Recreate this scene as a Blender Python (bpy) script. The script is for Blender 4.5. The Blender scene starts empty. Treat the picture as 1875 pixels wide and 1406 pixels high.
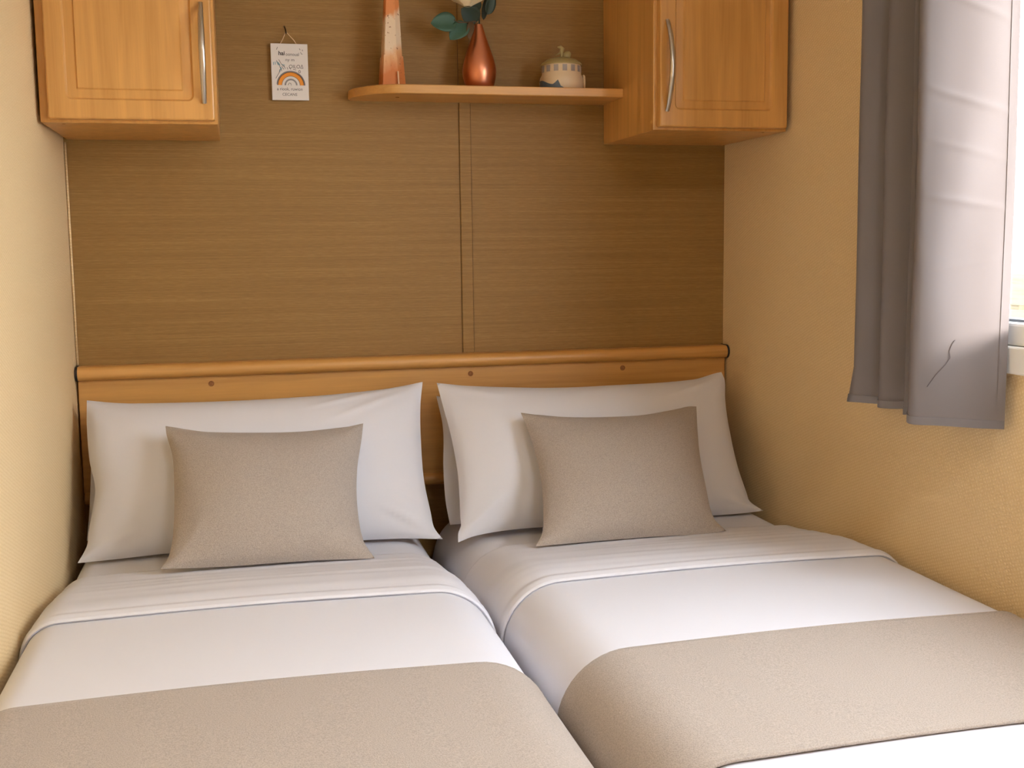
import bpy, bmesh, math, random
from mathutils import Vector, Matrix, noise
random.seed(7)
SC = bpy.context.scene
COL = SC.collection
PI = math.pi

# ------------------------------------------------------------------ camera
F_PX = 2082.6
cam_d = bpy.data.cameras.new('camera'); cam = bpy.data.objects.new('camera', cam_d); COL.objects.link(cam)
cam_d.sensor_fit = 'HORIZONTAL'; cam_d.sensor_width = 36.0; cam_d.lens = F_PX / 1875 * 36.0
cam_d.clip_start = 0.02; cam_d.clip_end = 200
def cam_matrix(pos, yaw, pitch, roll):
    f = Vector((math.sin(yaw)*math.cos(pitch), math.cos(yaw)*math.cos(pitch), -math.sin(pitch)))
    r = Vector((math.cos(yaw), -math.sin(yaw), 0)); d = f.cross(r)
    cr, sr = math.cos(roll), math.sin(roll)
    r2 = cr*r + sr*d; d2 = -sr*r + cr*d
    m = Matrix((r2, -d2, -f)).transposed().to_4x4(); m.translation = pos
    return m
cam.matrix_world = cam_matrix(Vector((0.32725, -2.45486, 1.07539)), 0.234545, 0.117194, 0.0127646)
SC.camera = cam

# ------------------------------------------------------------------ world, view, light
SC.view_settings.view_transform = 'Standard'; SC.view_settings.look = 'None'
SC.view_settings.gamma = 1.0; SC.view_settings.use_curve_mapping = False
SC.view_settings.exposure = 0.14
SKY = 12.5
w = bpy.data.worlds.new('sky'); SC.world = w; w.use_nodes = True
nt = w.node_tree; nt.nodes.clear()
wo = nt.nodes.new('ShaderNodeOutputWorld'); wb = nt.nodes.new('ShaderNodeBackground')
wb.inputs['Color'].default_value = (0.84, 0.92, 1.0, 1); wb.inputs['Strength'].default_value = SKY
nt.links.new(wb.outputs[0], wo.inputs[0])

FILL_COL = (0.90, 0.95, 1.0, 1); FILL_POWER = 42.0
W = 1.42            # room width
CEIL = 2.0
YR = -3.3           # rear end of the room
WIN = (-0.875, -2.02, 0.888, 1.75)      # window in the right wall: y far, y near, z low, z high
sun_d = bpy.data.lights.new('sun', 'SUN'); sun_d.energy = 13.0; sun_d.angle = math.radians(4.5); sun_d.color = (1.0, 0.95, 0.88)
sun = bpy.data.objects.new('sun', sun_d); COL.objects.link(sun)
sun.rotation_euler = Vector((-0.122, 1.0, -0.075)).to_track_quat('-Z', 'Y').to_euler()     # low sun slanting in along the window wall onto the curtain

# ------------------------------------------------------------------ materials
def srgb(r, g, b):
    f = lambda c: (c/255/12.92 if c/255 <= 0.04045 else ((c/255+0.055)/1.055)**2.4)
    return (f(r), f(g), f(b), 1.0)
class M:
    def __init__(s, name, col, rough=0.6, metal=0.0, spec=0.5):
        s.m = bpy.data.materials.new(name); s.m.use_nodes = True
        s.t = s.m.node_tree; s.n = s.t.nodes; s.b = s.n['Principled BSDF']; s.out = s.n['Material Output']
        s.b.inputs['Base Color'].default_value = col; s.b.inputs['Roughness'].default_value = rough
        s.b.inputs['Metallic'].default_value = metal; s.b.inputs['Specular IOR Level'].default_value = spec
        s.col = col; s._c = None; s.nrm = None
    def lk(s, a, b): s.t.links.new(a, b)
    def coord(s, scale, rot=(0,0,0)):
        if s._c is None: s._c = s.n.new('ShaderNodeTexCoord')
        mp = s.n.new('ShaderNodeMapping'); mp.inputs['Scale'].default_value = scale; mp.inputs['Rotation'].default_value = rot
        s.lk(s._c.outputs['Object'], mp.inputs['Vector']); return mp.outputs[0]
    def noise(s, scale, sc=1.0, detail=4, rough=0.55, dist=0.0, rot=(0,0,0)):
        x = s.n.new('ShaderNodeTexNoise'); x.inputs['Scale'].default_value = sc; x.inputs['Detail'].default_value = detail
        x.inputs['Roughness'].default_value = rough; x.inputs['Distortion'].default_value = dist
        s.lk(s.coord(scale, rot), x.inputs['Vector']); return x.outputs['Fac']
    def math(s, op, a, b=None):
        x = s.n.new('ShaderNodeMath'); x.operation = op
        for i, v in enumerate((a, b)):
            if v is None: continue
            if isinstance(v, (int, float)): x.inputs[i].default_value = v
            else: s.lk(v, x.inputs[i])
        return x.outputs[0]
    def ramp(s, fac, stops):
        x = s.n.new('ShaderNodeValToRGB'); e = x.color_ramp.elements
        while len(e) < len(stops): e.new(0.5)
        for k, (p, c) in zip(e, stops): k.position = p; k.color = c
        s.lk(fac, x.inputs[0]); return x.outputs[0]
    def mix(s, fac, a, b, mode='MIX'):
        x = s.n.new('ShaderNodeMix'); x.data_type = 'RGBA'; x.blend_type = mode
        for i, v in ((0, fac), (6, a), (7, b)):
            if isinstance(v, (int, float, tuple)): x.inputs[i].default_value = v
            else: s.lk(v, x.inputs[i])
        return x.outputs[2]
    def base(s, c): s.lk(c, s.b.inputs['Base Color']); return s
    def bump(s, h, strength=0.3, dist=0.002):
        x = s.n.new('ShaderNodeBump'); x.inputs['Strength'].default_value = strength; x.inputs['Distance'].default_value = dist
        s.lk(h, x.inputs['Height'])
        if s.nrm: s.lk(s.nrm, x.inputs['Normal'])
        s.nrm = x.outputs[0]; s.lk(s.nrm, s.b.inputs['Normal']); return s

def wood(name, c1, c2, axis, rough=0.38):
    m = M(name, c1, rough)
    st = {'z': (34, 34, 1.6), 'x': (1.6, 34, 34), 'y': (34, 1.6, 34)}[axis]
    fi = {'z': (300, 300, 9), 'x': (9, 300, 300), 'y': (300, 9, 300)}[axis]
    a = m.noise(st, 1.0, 3, 0.5, 0.9); b = m.noise(fi, 1.0, 3, 0.6)
    f = m.math('ADD', m.math('MULTIPLY', a, 0.75), m.math('MULTIPLY', b, 0.25))
    m.base(m.ramp(f, ((0.34, c2), (0.5, c1), (0.64, tuple(min(1, v*1.12) for v in c1[:3])+(1,)))))
    m.bump(b, 0.06, 0.001)
    m.b.inputs['Coat Weight'].default_value = 0.15; m.b.inputs['Coat Roughness'].default_value = 0.3
    return m.m
BEECH, BEECH_D = srgb(209, 154, 84), srgb(197, 141, 71)
WOOD_Z = wood('beech_vertical_grain', BEECH, BEECH_D, 'z')
WOOD_X = wood('beech_long_grain', BEECH, BEECH_D, 'x')
WOOD_Y = wood('beech_side_grain', BEECH, BEECH_D, 'y')

def wallpaper():
    m = M('cream_embossed_wallpaper', srgb(236, 207, 158), 0.62)
    def wave(rot, sc):
        x = m.n.new('ShaderNodeTexWave'); x.wave_type = 'BANDS'; x.bands_direction = 'Z'; x.inputs['Scale'].default_value = sc
        x.inputs['Distortion'].default_value = 2.6; x.inputs['Detail'].default_value = 3; x.inputs['Detail Scale'].default_value = 1.6
        m.lk(m.coord((1, 1, 1), rot), x.inputs['Vector']); return x.outputs['Fac']
    a = wave((math.radians(22), 0, 0), 58); b = wave((math.radians(-62), 0, 0), 50)
    n = m.noise((160, 160, 160), 1, 3)
    h = m.math('ADD', m.math('MULTIPLY', a, b), m.math('MULTIPLY', n, 0.5))
    m.bump(h, 0.30, 0.0018)
    c = m.ramp(h, ((0.15, srgb(230, 199, 148)), (0.75, srgb(241, 213, 166))))
    m.base(c); return m.m
WALLPAPER = wallpaper()

def brown_wall():
    m = M('brown_grasscloth_wallpaper', srgb(150, 112, 66), 0.6)
    a = m.noise((3, 60, 330), 1, 4, 0.65); b = m.noise((45, 60, 520), 1, 3, 0.6, 0.4); c = m.noise((1.4, 8, 90), 1, 2)
    f = m.math('ADD', m.math('ADD', m.math('MULTIPLY', a, 0.4), m.math('MULTIPLY', b, 0.35)), m.math('MULTIPLY', c, 0.25))
    m.base(m.ramp(f, ((0.30, srgb(129, 94, 41)), (0.5, srgb(148, 110, 53)), (0.68, srgb(167, 130, 69)))))
    m.bump(f, 0.3, 0.002); return m.m
BROWN = brown_wall()

def cloth(name, c, rough=0.85, bump=0.12, sc=900, weave=False, sheen=0.0):
    m = M(name, c, rough, spec=0.25)
    n = m.noise((sc, sc, sc), 1, 2, 0.6)
    if weave:
        d = tuple(v*0.80 for v in c[:3])+(1,); l = tuple(min(1, v*1.16) for v in c[:3])+(1,)
        m.base(m.ramp(n, ((0.32, d), (0.5, c), (0.68, l))))
    m.bump(n, bump, 0.0012); m.b.inputs['Sheen Weight'].default_value = sheen
    return m.m
WHITE = cloth('white_cotton', srgb(223, 221, 227), 0.8, 0.05, 700)
WHITE_P = cloth('white_pillowcase_cotton', srgb(225, 222, 226), 0.8, 0.06, 700)
TAUPE = cloth('taupe_woven_fabric', srgb(175, 162, 151), 0.9, 0.4, 620, True, 0.15)
TAUPE_D = cloth('dark_taupe_piping', srgb(150, 130, 110), 0.9, 0.3, 520, True)

def curtain_mat():
    m = M('grey_mauve_satin', srgb(126, 118, 118), 0.5, spec=0.35)
    n = m.noise((700, 700, 700), 1, 2); m.bump(n, 0.06, 0.001)
    tr = m.n.new('ShaderNodeBsdfTranslucent'); tr.inputs['Color'].default_value = srgb(170, 158, 154)
    mx = m.n.new('ShaderNodeMixShader'); mx.inputs[0].default_value = 0.12
    m.lk(m.b.outputs[0], mx.inputs[1]); m.lk(tr.outputs[0], mx.inputs[2]); m.lk(mx.outputs[0], m.out.inputs['Surface'])
    return m.m
CURTAIN = curtain_mat()
CURT_HEM = M('grey_curtain_hem', srgb(116, 110, 112), 0.5).m
DARK_LINE = M('dark_grey_line', srgb(92, 82, 80), 0.8).m
STEEL = M('brushed_nickel', srgb(196, 188, 176), 0.28, 1.0).m
COPPER = M('brushed_copper', srgb(224, 148, 112), 0.34, 1.0).m
PVC = M('white_window_plastic', srgb(240, 238, 234), 0.35).m
GASKET = M('grey_rubber_gasket', srgb(120, 125, 132), 0.6).m
RUBBER = M('dark_rubber', srgb(38, 32, 28), 0.6).m
SCREW = M('brown_screw_cap', srgb(168, 108, 60), 0.45).m
SCREW_D = M('dark_brown_recess', srgb(158, 102, 54), 0.6).m
GAP_SHADE = M('dark_brown_gap_shade', srgb(106, 76, 38), 0.7).m
CARD = M('white_painted_board', srgb(228, 220, 212), 0.6).m
INK = M('dark_grey_ink', srgb(70, 62, 58), 0.7).m
GREYP = M('grey_paint', srgb(150, 142, 138), 0.7).m
BLUEP = M('pale_blue_paint', srgb(130, 165, 175), 0.7).m
ORANGEP = M('orange_paint', srgb(238, 150, 48), 0.7).m
REDP = M('rust_paint', srgb(186, 92, 40), 0.7).m
CORD = M('pale_twine', srgb(232, 200, 160), 0.8).m
HOOK = M('dark_bronze_hook', srgb(70, 50, 32), 0.4, 0.8).m
LEAF = M('blue_green_leaf', srgb(58, 92, 74), 0.55).m
LEAF_D = M('dark_green_leaf', srgb(40, 58, 46), 0.55).m
STEM = M('dark_green_stem', srgb(34, 46, 36), 0.6).m
STEM_B = M('brown_twig', srgb(96, 72, 48), 0.6).m
PETAL = M('cream_petal', srgb(236, 218, 180), 0.6).m
CERAMIC = M('cream_glazed_ceramic', srgb(222, 196, 160), 0.35).m
LIDM = M('olive_glazed_lid', srgb(176, 158, 104), 0.4).m
BLUEC = M('slate_blue_glaze', srgb(92, 108, 124), 0.4).m
WINC = M('grey_painted_window', srgb(158, 146, 138), 0.5).m
FLOORM = M('grey_brown_carpet', srgb(140, 122, 104), 0.95)
FLOORM.base(FLOORM.ramp(FLOORM.noise((300, 300, 300), 1, 3), ((0.3, srgb(120, 104, 88)), (0.7, srgb(160, 140, 120))))); FLOORM = FLOORM.m
CEILM = M('white_ceiling_board', srgb(240, 236, 228), 0.8); CEILM.bump(CEILM.noise((120, 120, 120), 1, 3), 0.1); CEILM = CEILM.m
def glass():
    m = M('window_glass', (1, 1, 1, 1)); g = m.n.new('ShaderNodeBsdfGlossy'); g.inputs['Roughness'].default_value = 0.02
    t = m.n.new('ShaderNodeBsdfTransparent'); x = m.n.new('ShaderNodeMixShader'); x.inputs[0].default_value = 0.05; m.lk(t.outputs[0], x.inputs[1]); m.lk(g.outputs[0], x.inputs[2])
    m.lk(x.outputs[0], m.out.inputs['Surface']); m.n.remove(m.b); return m.m
GLASS = glass()
def ornament_mat():
    m = M('orange_and_white_painted_wood', srgb(220, 150, 90), 0.6)
    sep = m.n.new('ShaderNodeSeparateXYZ'); m.lk(m.coord((1, 1, 1)), sep.inputs[0])
    n = m.noise((60, 60, 25), 1, 3)
    z = m.math('ADD', sep.outputs[2], m.math('MULTIPLY', m.math('SUBTRACT', n, 0.5), 0.05))
    z = m.math('ADD', z, m.math('MULTIPLY', sep.outputs[0], -0.45))
    O1, O2, Wt = srgb(208, 122, 62), srgb(222, 140, 80), srgb(232, 205, 172)
    zz = m.math('MULTIPLY', z, 4.0)                      # 0 .. 0.25 m over the ramp
    c = m.ramp(zz, ((0.13, O1), (0.25, srgb(226, 170, 120)), (0.34, Wt), (0.56, Wt), (0.60, O2), (0.95, O2)))
    sp = m.noise((150, 150, 150), 1, 2); c2 = m.mix(m.ramp(sp, ((0.66, (0,0,0,1)), (0.72, (1,1,1,1)))), c, srgb(150, 90, 55))
    m.base(c2); m.bump(n, 0.3, 0.003); return m.m
ORNAMENT = ornament_mat()

# ------------------------------------------------------------------ helpers
def root_loc(p):
    while p.parent: p = p.parent
    return Vector(p.location)
def obj(name, bm, mat, parent=None, origin=None, smooth=False, angle=None):
    """one bmesh (in world coordinates) -> ONE mesh object"""
    org = root_loc(parent) if parent else Vector(origin or (0, 0, 0))
    bmesh.ops.translate(bm, verts=bm.verts, vec=-org)
    bmesh.ops.recalc_face_normals(bm, faces=bm.faces)
    me = bpy.data.meshes.new(name); bm.to_mesh(me); bm.free()
    me.materials.append(mat)
    if smooth:
        for p in me.polygons: p.use_smooth = True
        if angle is not None: me.set_sharp_from_angle(angle=math.radians(angle))
    o = bpy.data.objects.new(name, me); COL.objects.link(o)
    if parent: o.parent = parent
    else: o.location = org
    return o
def tag(o, label, cat, group=None):
    o['label'] = label; o['category'] = cat
    if group: o['group'] = group
    return o
def thing(name, loc, label, cat, group=None):
    o = bpy.data.objects.new(name, None); o.empty_display_size = 0.05; COL.objects.link(o); o.location = loc
    return tag(o, label, cat, group)
def struct(name, bm, mat, **k):
    o = obj(name, bm, mat, **k)
    if not o.parent: o['kind'] = 'structure'
    return o
def box(bm, x0, x1, y0, y1, z0, z1, bevel=0.0, seg=2):
    b = bmesh.new(); bmesh.ops.create_cube(b, size=1)
    for v in b.verts: v.co = Vector(((x0+x1)/2+v.co.x*(x1-x0), (y0+y1)/2+v.co.y*(y1-y0), (z0+z1)/2+v.co.z*(z1-z0)))
    if bevel: bmesh.ops.bevel(b, geom=b.edges[:], offset=bevel, segments=seg, profile=0.5, affect='EDGES')
    merge(bm, b); return bm
def merge(bm, b):
    me = bpy.data.meshes.new('tmp'); b.to_mesh(me); b.free(); bm.from_mesh(me); bpy.data.meshes.remove(me)
def B(): return bmesh.new()
def loops(bm, rings, cap0=True, cap1=True, closed=True):
    vs = [[bm.verts.new(p) for p in r] for r in rings]
    n = len(vs[0])
    for a, b in zip(vs, vs[1:]):
        for i in range(n if closed else n-1):
            j = (i+1) % n
            try: bm.faces.new((a[i], a[j], b[j], b[i]))
            except ValueError: pass
    if cap0: bm.faces.new(vs[0])
    if cap1: bm.faces.new(vs[-1])
    return bm
def tube(bm, pts, rad, n=8, flat=1.0, up=None):
    pts = [Vector(p) for p in pts]; rings = []; prev = None
    rr = rad if isinstance(rad, (list, tuple)) else [rad]*len(pts)
    for i, p in enumerate(pts):
        t = (pts[min(i+1, len(pts)-1)] - pts[max(i-1, 0)]).normalized()
        a = up and Vector(up) or prev or (Vector((0, 0, 1)) if abs(t.z) < 0.9 else Vector((1, 0, 0)))
        s = t.cross(a).normalized(); u = s.cross(t).normalized(); prev = u
        rings.append([p + rr[i]*(math.cos(2*PI*k/n)*s + flat*math.sin(2*PI*k/n)*u) for k in range(n)])
    return loops(bm, rings)
def lathe(bm, prof, cx, cy, n=40, cap0=True, cap1=True):
    return loops(bm, [[(cx+r*math.cos(2*PI*k/n), cy+r*math.sin(2*PI*k/n), z) for k in range(n)] for r, z in prof], cap0, cap1)
def rrect(x0, x1, z0, z1, r, y, n=5):
    out = []
    for (cx, cz, a0) in ((x1-r, z1-r, 0), (x0+r, z1-r, PI/2), (x0+r, z0+r, PI), (x1-r, z0+r, 3*PI/2)):
        for k in range(n+1):
            a = a0 + PI/2*k/n; out.append((cx+r*math.cos(a), y, cz+r*math.sin(a)))
    return out
def sstep(a, b, x):
    t = max(0, min(1, (x-a)/(b-a))); return t*t*(3-2*t)
def nz(x, y, z=0): return noise.noise(Vector((x, y, z)))

# ------------------------------------------------------------------ room shell
T = 0.05
struct('floor', box(B(), -T, W+T, YR-T, T, -0.05, 0), FLOORM)
struct('ceiling', box(B(), -T, W+T, YR-T, T, CEIL, CEIL+0.05), CEILM)
struct('wall_back', box(B(), 0, W, 0, T, 0, CEIL), BROWN)
struct('wall_left', box(B(), -T, 0, YR-T, T, 0, CEIL), WALLPAPER)
bm = B(); y1, y0, z0, z1 = WIN
for a in ((W, W+T, y1, T, 0, CEIL), (W, W+T, YR-T, y0, 0, CEIL), (W, W+T, y0, y1, 0, z0), (W, W+T, y0, y1, z1, CEIL)): box(bm, *a)
struct('wall_right', bm, WALLPAPER)
struct('wall_rear', box(B(), 0, W, YR-T, YR, 0, CEIL), WALLPAPER)
# joint strip on the back wall, corner bead
def strip():
    bm = B()
    box(bm, 0.8035, 0.8285, -0.0040, 0, 0.84, CEIL, 0.0014, 2); return bm
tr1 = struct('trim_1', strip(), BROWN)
for jx in (0.8029, 0.8291):  # dark strips in place of the shaded gaps at both edges
    struct('gap_shade_line', box(B(), jx-0.0006, jx+0.0006, -0.0008, -0.0001, 0.853, CEIL-0.001), GAP_SHADE, parent=tr1)
struct('trim_2', tube(B(), [(0.003, -0.003, 0.853), (0.003, -0.003, 1.30)], 0.0022, 8), WALLPAPER, smooth=True)

# window_1: outer frame, opening sash, gasket, pane
wy1, wy0, wz0, wz1 = WIN
def ring_frame(y0, y1, z0, z1, wdt, xa, xb, bev):
    bm = B()
    for a in ((y0, y0+wdt, z0, z1), (y1-wdt, y1, z0, z1), (y0+wdt, y1-wdt, z0, z0+wdt), (y0+wdt, y1-wdt, z1-wdt, z1)):
        box(bm, xa, xb, a[0], a[1], a[2], a[3], bev)
    return bm
win = struct('window_1', ring_frame(wy0, wy1, wz0, wz1, 0.040, W-0.012, W+0.045, 0.003), PVC)
struct('window_sash', ring_frame(wy0+0.040, wy1-0.040, wz0+0.040, wz1-0.040, 0.034, W-0.004, W+0.040, 0.005), PVC, parent=win)
struct('window_gasket', ring_frame(wy0+0.073, wy1-0.073, wz0+0.073, wz1-0.073, 0.005, W+0.008, W+0.034, 0), GASKET, parent=win)
struct('window_pane', box(B(), W+0.020, W+0.024, wy0+0.075, wy1-0.075, wz0+0.075, wz1-0.075), GLASS, parent=win)

# ------------------------------------------------------------------ unseen ceiling lamp, added to fill the room with light
LX, LY = 0.85, -2.45
cl = thing('ceiling_fill_lamp', (LX, LY, CEIL), 'unseen round flat white lamp added as fill light on the ceiling above the aisle beyond the foot of the beds', 'lamp')
obj('rim', lathe(B(), [(0.150, CEIL-0.001), (0.178, CEIL-0.001), (0.180, CEIL-0.020), (0.172, CEIL-0.030), (0.164, CEIL-0.030), (0.160, CEIL-0.02), (0.150, CEIL-0.02)], LX, LY, 48, False, False), PVC, cl, smooth=True, angle=40)
FILL_LAMP = M('fill_lamp_diffuser', (0.9, 0.9, 0.9, 1)); FILL_LAMP.b.inputs['Emission Color'].default_value = FILL_COL; FILL_LAMP.b.inputs['Emission Strength'].default_value = FILL_POWER
obj('diffuser', lathe(B(), [(0.162, CEIL-0.022), (0.155, CEIL-0.030), (0.11, CEIL-0.040), (0.05, CEIL-0.045), (0.0, CEIL-0.046)], LX, LY, 48, True, False), FILL_LAMP.m, cl, smooth=True, angle=60)

# ------------------------------------------------------------------ outside: neighbouring caravan, fence
GZ = -0.55
GROUND = M('brown_gravel', srgb(190, 182, 168), 0.95); GROUND.base(GROUND.ramp(GROUND.noise((40, 40, 40), 1, 4), ((0.3, srgb(104, 92, 74)), (0.7, srgb(136, 122, 102))))); GROUND = GROUND.m
struct('ground', box(B(), 1.6, 14, -9, 9, GZ-0.1, GZ), GROUND)
def siding():
    bm = B(); z = GZ+0.35; p = 0.115
    prof = [(6.0, z)]
    while z < 1.86:
        prof += [(5.972, z), (5.972, z+0.010), (6.0, z+p)]; z += p
    prof += [(6.25, z), (6.25, GZ+0.35)]
    loops(bm, [[(x, yy, zz) for x, zz in prof] for yy in (-3.0, 5.5)]); return bm
SIDING = M('white_clapboard', srgb(236, 230, 222), 0.7); SIDING = SIDING.m
nb = thing('neighbouring_caravan', (6.1, 1.2, GZ), 'white clapboard holiday home seen through the window beside the curtain', 'caravan')
obj('siding_wall', siding(), SIDING, nb)
obj('roof', loops(B(), [[(5.85, yy, 1.88), (7.0, yy, 2.06), (7.0, yy, 2.12), (5.85, yy, 1.94)] for yy in (-3.1, 5.6)]), M('pale_grey_roof', srgb(200, 202, 206), 0.6).m, nb)
obj('skirting', box(B(), 6.02, 6.2, -3.0, 5.5, GZ, GZ+0.35), M('pale_block_skirting', srgb(205, 196, 182), 0.9).m, nb)
fn = thing('timber_fence', (4.6, 1.85, GZ), 'weathered timber fence outside the window in front of the white siding', 'fence')
FENCE = wood('weathered_brown_timber', srgb(108, 94, 68), srgb(88, 74, 50), 'y', 0.8)
for k in range(7):
    obj('rail_board', box(B(), 4.60, 4.62, 0.45, 3.25, GZ+0.06+k*0.203, GZ+0.24+k*0.203, 0.004), FENCE, fn)
for yy in (3.18, 1.85, 0.5):
    obj('post', box(B(), 4.62, 4.70, yy-0.04, yy+0.04, GZ, 0.84, 0.004), FENCE, fn)

# ------------------------------------------------------------------ headboard
hb = thing('headboard', (W/2, -0.012, 0.564), 'long beech headboard with rounded top rail spanning both beds', 'headboard')
obj('panel', box(B(), 0.004, W-0.004, -0.022, -0.001, 0.590, 0.826, 0.001, 1), WOOD_X, hb)
def half_rail(z0, z1, ydep, yb, x0, x1):
    bm = B(); n = 14; zc, h = (z0+z1)/2, (z1-z0)/2
    prof = [(yb, z1)] + [(-(ydep-h) - h*math.sin(a) if True else 0, zc + h*math.cos(a)) for a in [PI*k/n for k in range(n+1)]] + [(yb, z0)]
    loops(bm, [[(x, y, z) for y, z in prof] for x in (x0, x1)]); return bm
obj('top_rail', half_rail(0.823, 0.852, 0.042, -0.001, 0.006, W-0.006), WOOD_X, hb, smooth=True, angle=50)
obj('bottom_rail', half_rail(0.565, 0.592, 0.034, -0.001, 0.006, W-0.006), WOOD_X, hb, smooth=True, angle=50)
for xa, xb in ((0.0015, 0.006), (W-0.006, W-0.0015)):
    c = obj('end_cap', half_rail(0.8222, 0.8528, 0.0428, -0.001, xa, xb), RUBBER, hb, smooth=True, angle=50); c['label'] = 'dark rubber end cap'
for x in (0.2655, 0.8155, 1.1665):
    s = obj('screw_cap', lathe(B(), [(0.0058, 0), (0.0058, 0.0012), (0.0050, 0.0020), (0.0042, 0.0016), (0.0036, 0.0010), (0.0025, 0.0018), (0.0, 0.0020)], 0, 0, 20), SCREW_D, None, smooth=True, angle=40)
    s.data.transform(Matrix.Translation(Vector((x, -0.0218, 0.8075)) - root_loc(hb)) @ Matrix.Rotation(PI/2, 4, 'X')); s.parent = hb

# ------------------------------------------------------------------ wall cabinets
def cabinet(x0, x1, door, A, Bq, hx, label, hlab):
    zb, zt = 1.3055, 1.76
    t = thing('wall_cabinet', ((x0+x1)/2, -0.156, zb), label, 'cabinet', 'wall cabinets over the beds')
    obj('body', box(B(), x0, x1, -0.312, -0.001, zb, zt, 0.0012, 1), WOOD_Z, t)
    yF, yB = -0.330, -0.3125; d0, d1 = door; z0, z1 = 1.3105, 1.755
    bm = B()
    R = [rrect(d0, d1, z0, z1, 0.004, yB), rrect(d0, d1, z0, z1, 0.004, yF+0.003), rrect(d0+0.0012, d1-0.0012, z0+0.0012, z1-0.0012, 0.004, yF+0.0008),
         rrect(d0+0.003, d1-0.003, z0+0.003, z1-0.003, 0.004, yF)]
    a0, a1 = A; az0, az1 = 1.343, 1.722; b0, b1 = Bq; bz0, bz1 = 1.3605, 1.704
    R += [rrect(a0, a1, az0, az1, 0.010, yF), rrect(a0+0.0008, a1-0.0008, az0+0.0008, az1-0.0008, 0.0096, yF+0.0008), rrect(a0+0.0026, a1-0.0026, az0+0.0026, az1-0.0026, 0.009, yF+0.0040),
          rrect(a0+0.0036, a1-0.0036, az0+0.0036, az1-0.0036, 0.008, yF+0.0044),
          rrect(b0, b1, bz0, bz1, 0.0015, yF+0.0034), rrect(b0+0.0005, b1-0.0005, bz0+0.0005, bz1-0.0005, 0.0013, yF+0.0028), rrect(b0+0.0024, b1-0.0024, bz0+0.0024, bz1-0.0024, 0.0012, yF+0.0004)]
    loops(bm, R)
    d = obj('door', bm, WOOD_Z, t)
    zl, zh = 1.340, 1.512; n = 24; pts = []; rad = []
    for k in range(n+1):
        s = k/n; pts.append((hx, yF - 0.002 - 0.030*math.sin(PI*s)**0.85, zl+(zh-zl)*s)); rad.append(0.0056*(0.72+0.28*math.sin(PI*s)))
    h = obj('handle', tube(B(), pts, rad, 14, 0.62, up=(0, 1, 0)), STEEL, d, smooth=True, angle=60); h['label'] = 'bowed brushed metal handle'
    s = obj('screw_hole', lathe(B(), [(0.0028, zb-0.0004), (0.0028, zb+0.0004)], x0+0.035 if x0 < 0.5 else x1-0.04, -0.29, 12), SCREW_D, t)
    return t
cabinet(0.006, 0.304, (0.021, 0.2995), (0.051, 0.265), (0.070, 0.247), 0.2825,
        'beech wall cupboard at the left wall, above the left bed', 'l')
cabinet(1.130, 1.414, (1.1375, 1.408), (1.1685, 1.374), (1.1855, 1.3595), 1.1515,
        'beech wall cupboard at the right wall with the shelf running into its side', 'r')

# ------------------------------------------------------------------ shelf
sh = thing('wall_shelf', (0.85, -0.067, 1.391), 'narrow beech wall shelf with a rounded left end', 'shelf')
def shelf_out(inset=0.0):
    x0, x1, y1 = 0.566+inset, 1.1295, -0.134+inset; p = [(x1, -0.001)]
    p.append((x0+0.004, -0.001))
    n = 16; rx, ry = 0.105, 0.118
    for k in range(n+1):
        a = PI/2*k/n; p.append((x0+rx-rx*math.cos(a), y1+ry-ry*math.sin(a)))
    p.append((x1, y1)); return p
obj('board', loops(B(), [[(x, y, z) for x, y in shelf_out(i)] for z, i in ((1.391, 0.0015), (1.3925, 0), (1.4075, 0), (1.409, 0.0015))]), WOOD_X, sh, smooth=True, angle=35)
obj('screw_hole', lathe(B(), [(0.004, 1.3904), (0.004, 1.3914)], 0.662, -0.07, 12), SCREW_D, sh)

# ------------------------------------------------------------------ shelf ornaments
SZ = 1.4092
va = tag(obj('copper_vase', lathe(B(), [(0.0, SZ), (0.024, SZ), (0.0275, SZ+0.003), (0.0315, SZ+0.014), (0.0345, SZ+0.027), (0.0355, SZ+0.038), (0.0340, SZ+0.050), (0.0305, SZ+0.064),
    (0.0255, SZ+0.079), (0.0195, SZ+0.096), (0.0140, SZ+0.112), (0.0100, SZ+0.125), (0.0078, SZ+0.1335), (0.0066, SZ+0.1335), (0.0066, SZ+0.118), (0.010, SZ+0.10), (0.0, SZ+0.095)], 0.8362, -0.066, 56, False, False),
    COPPER, origin=(0.8362, -0.066, SZ), smooth=True, angle=50), 'shiny copper teardrop vase in the middle of the shelf', 'vase')
# tapered painted ornament
orn = thing('tapered_ornament', (0.6525, -0.075, SZ), 'tall tapered orange and white wooden ornament at the left end of the shelf', 'ornament')
def taper(bm, z0, z1, w0, w1, cx, cy, cx1=None, chamf=0.3):
    cx1 = cx if cx1 is None else cx1
    def ring(z, w, c):
        h = w/2; q = h*chamf; y0 = cy
        return [(c-h, y0+h, z), (c-h, y0-h+q, z), (c-h+q*0.4, y0-h, z), (c+h-2.2*q, y0-h, z), (c+h, y0-h+2*q, z), (c+h, y0+h, z)]
    return loops(bm, [ring(z0, w0, cx), ring(z1, w1, cx1)])
obj('shaft', taper(B(), SZ+0.052, SZ+0.235, 0.0405, 0.0225, 0.6520, -0.075, 0.6545), ORNAMENT, orn)
obj('plinth', taper(B(), SZ, SZ+0.062, 0.0520, 0.0435, 0.6520, -0.075), ORNAMENT, orn)
obj('cap', loops(B(), [[(0.6545+s*r*0.5, -0.075+t*r*0.5, z) for s, t in ((-1,-1),(1,-1),(1,1),(-1,1))] for r, z in ((0.030, SZ+0.235), (0.030, SZ+0.240), (0.004, SZ+0.262))]), ORNAMENT, orn)
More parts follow.
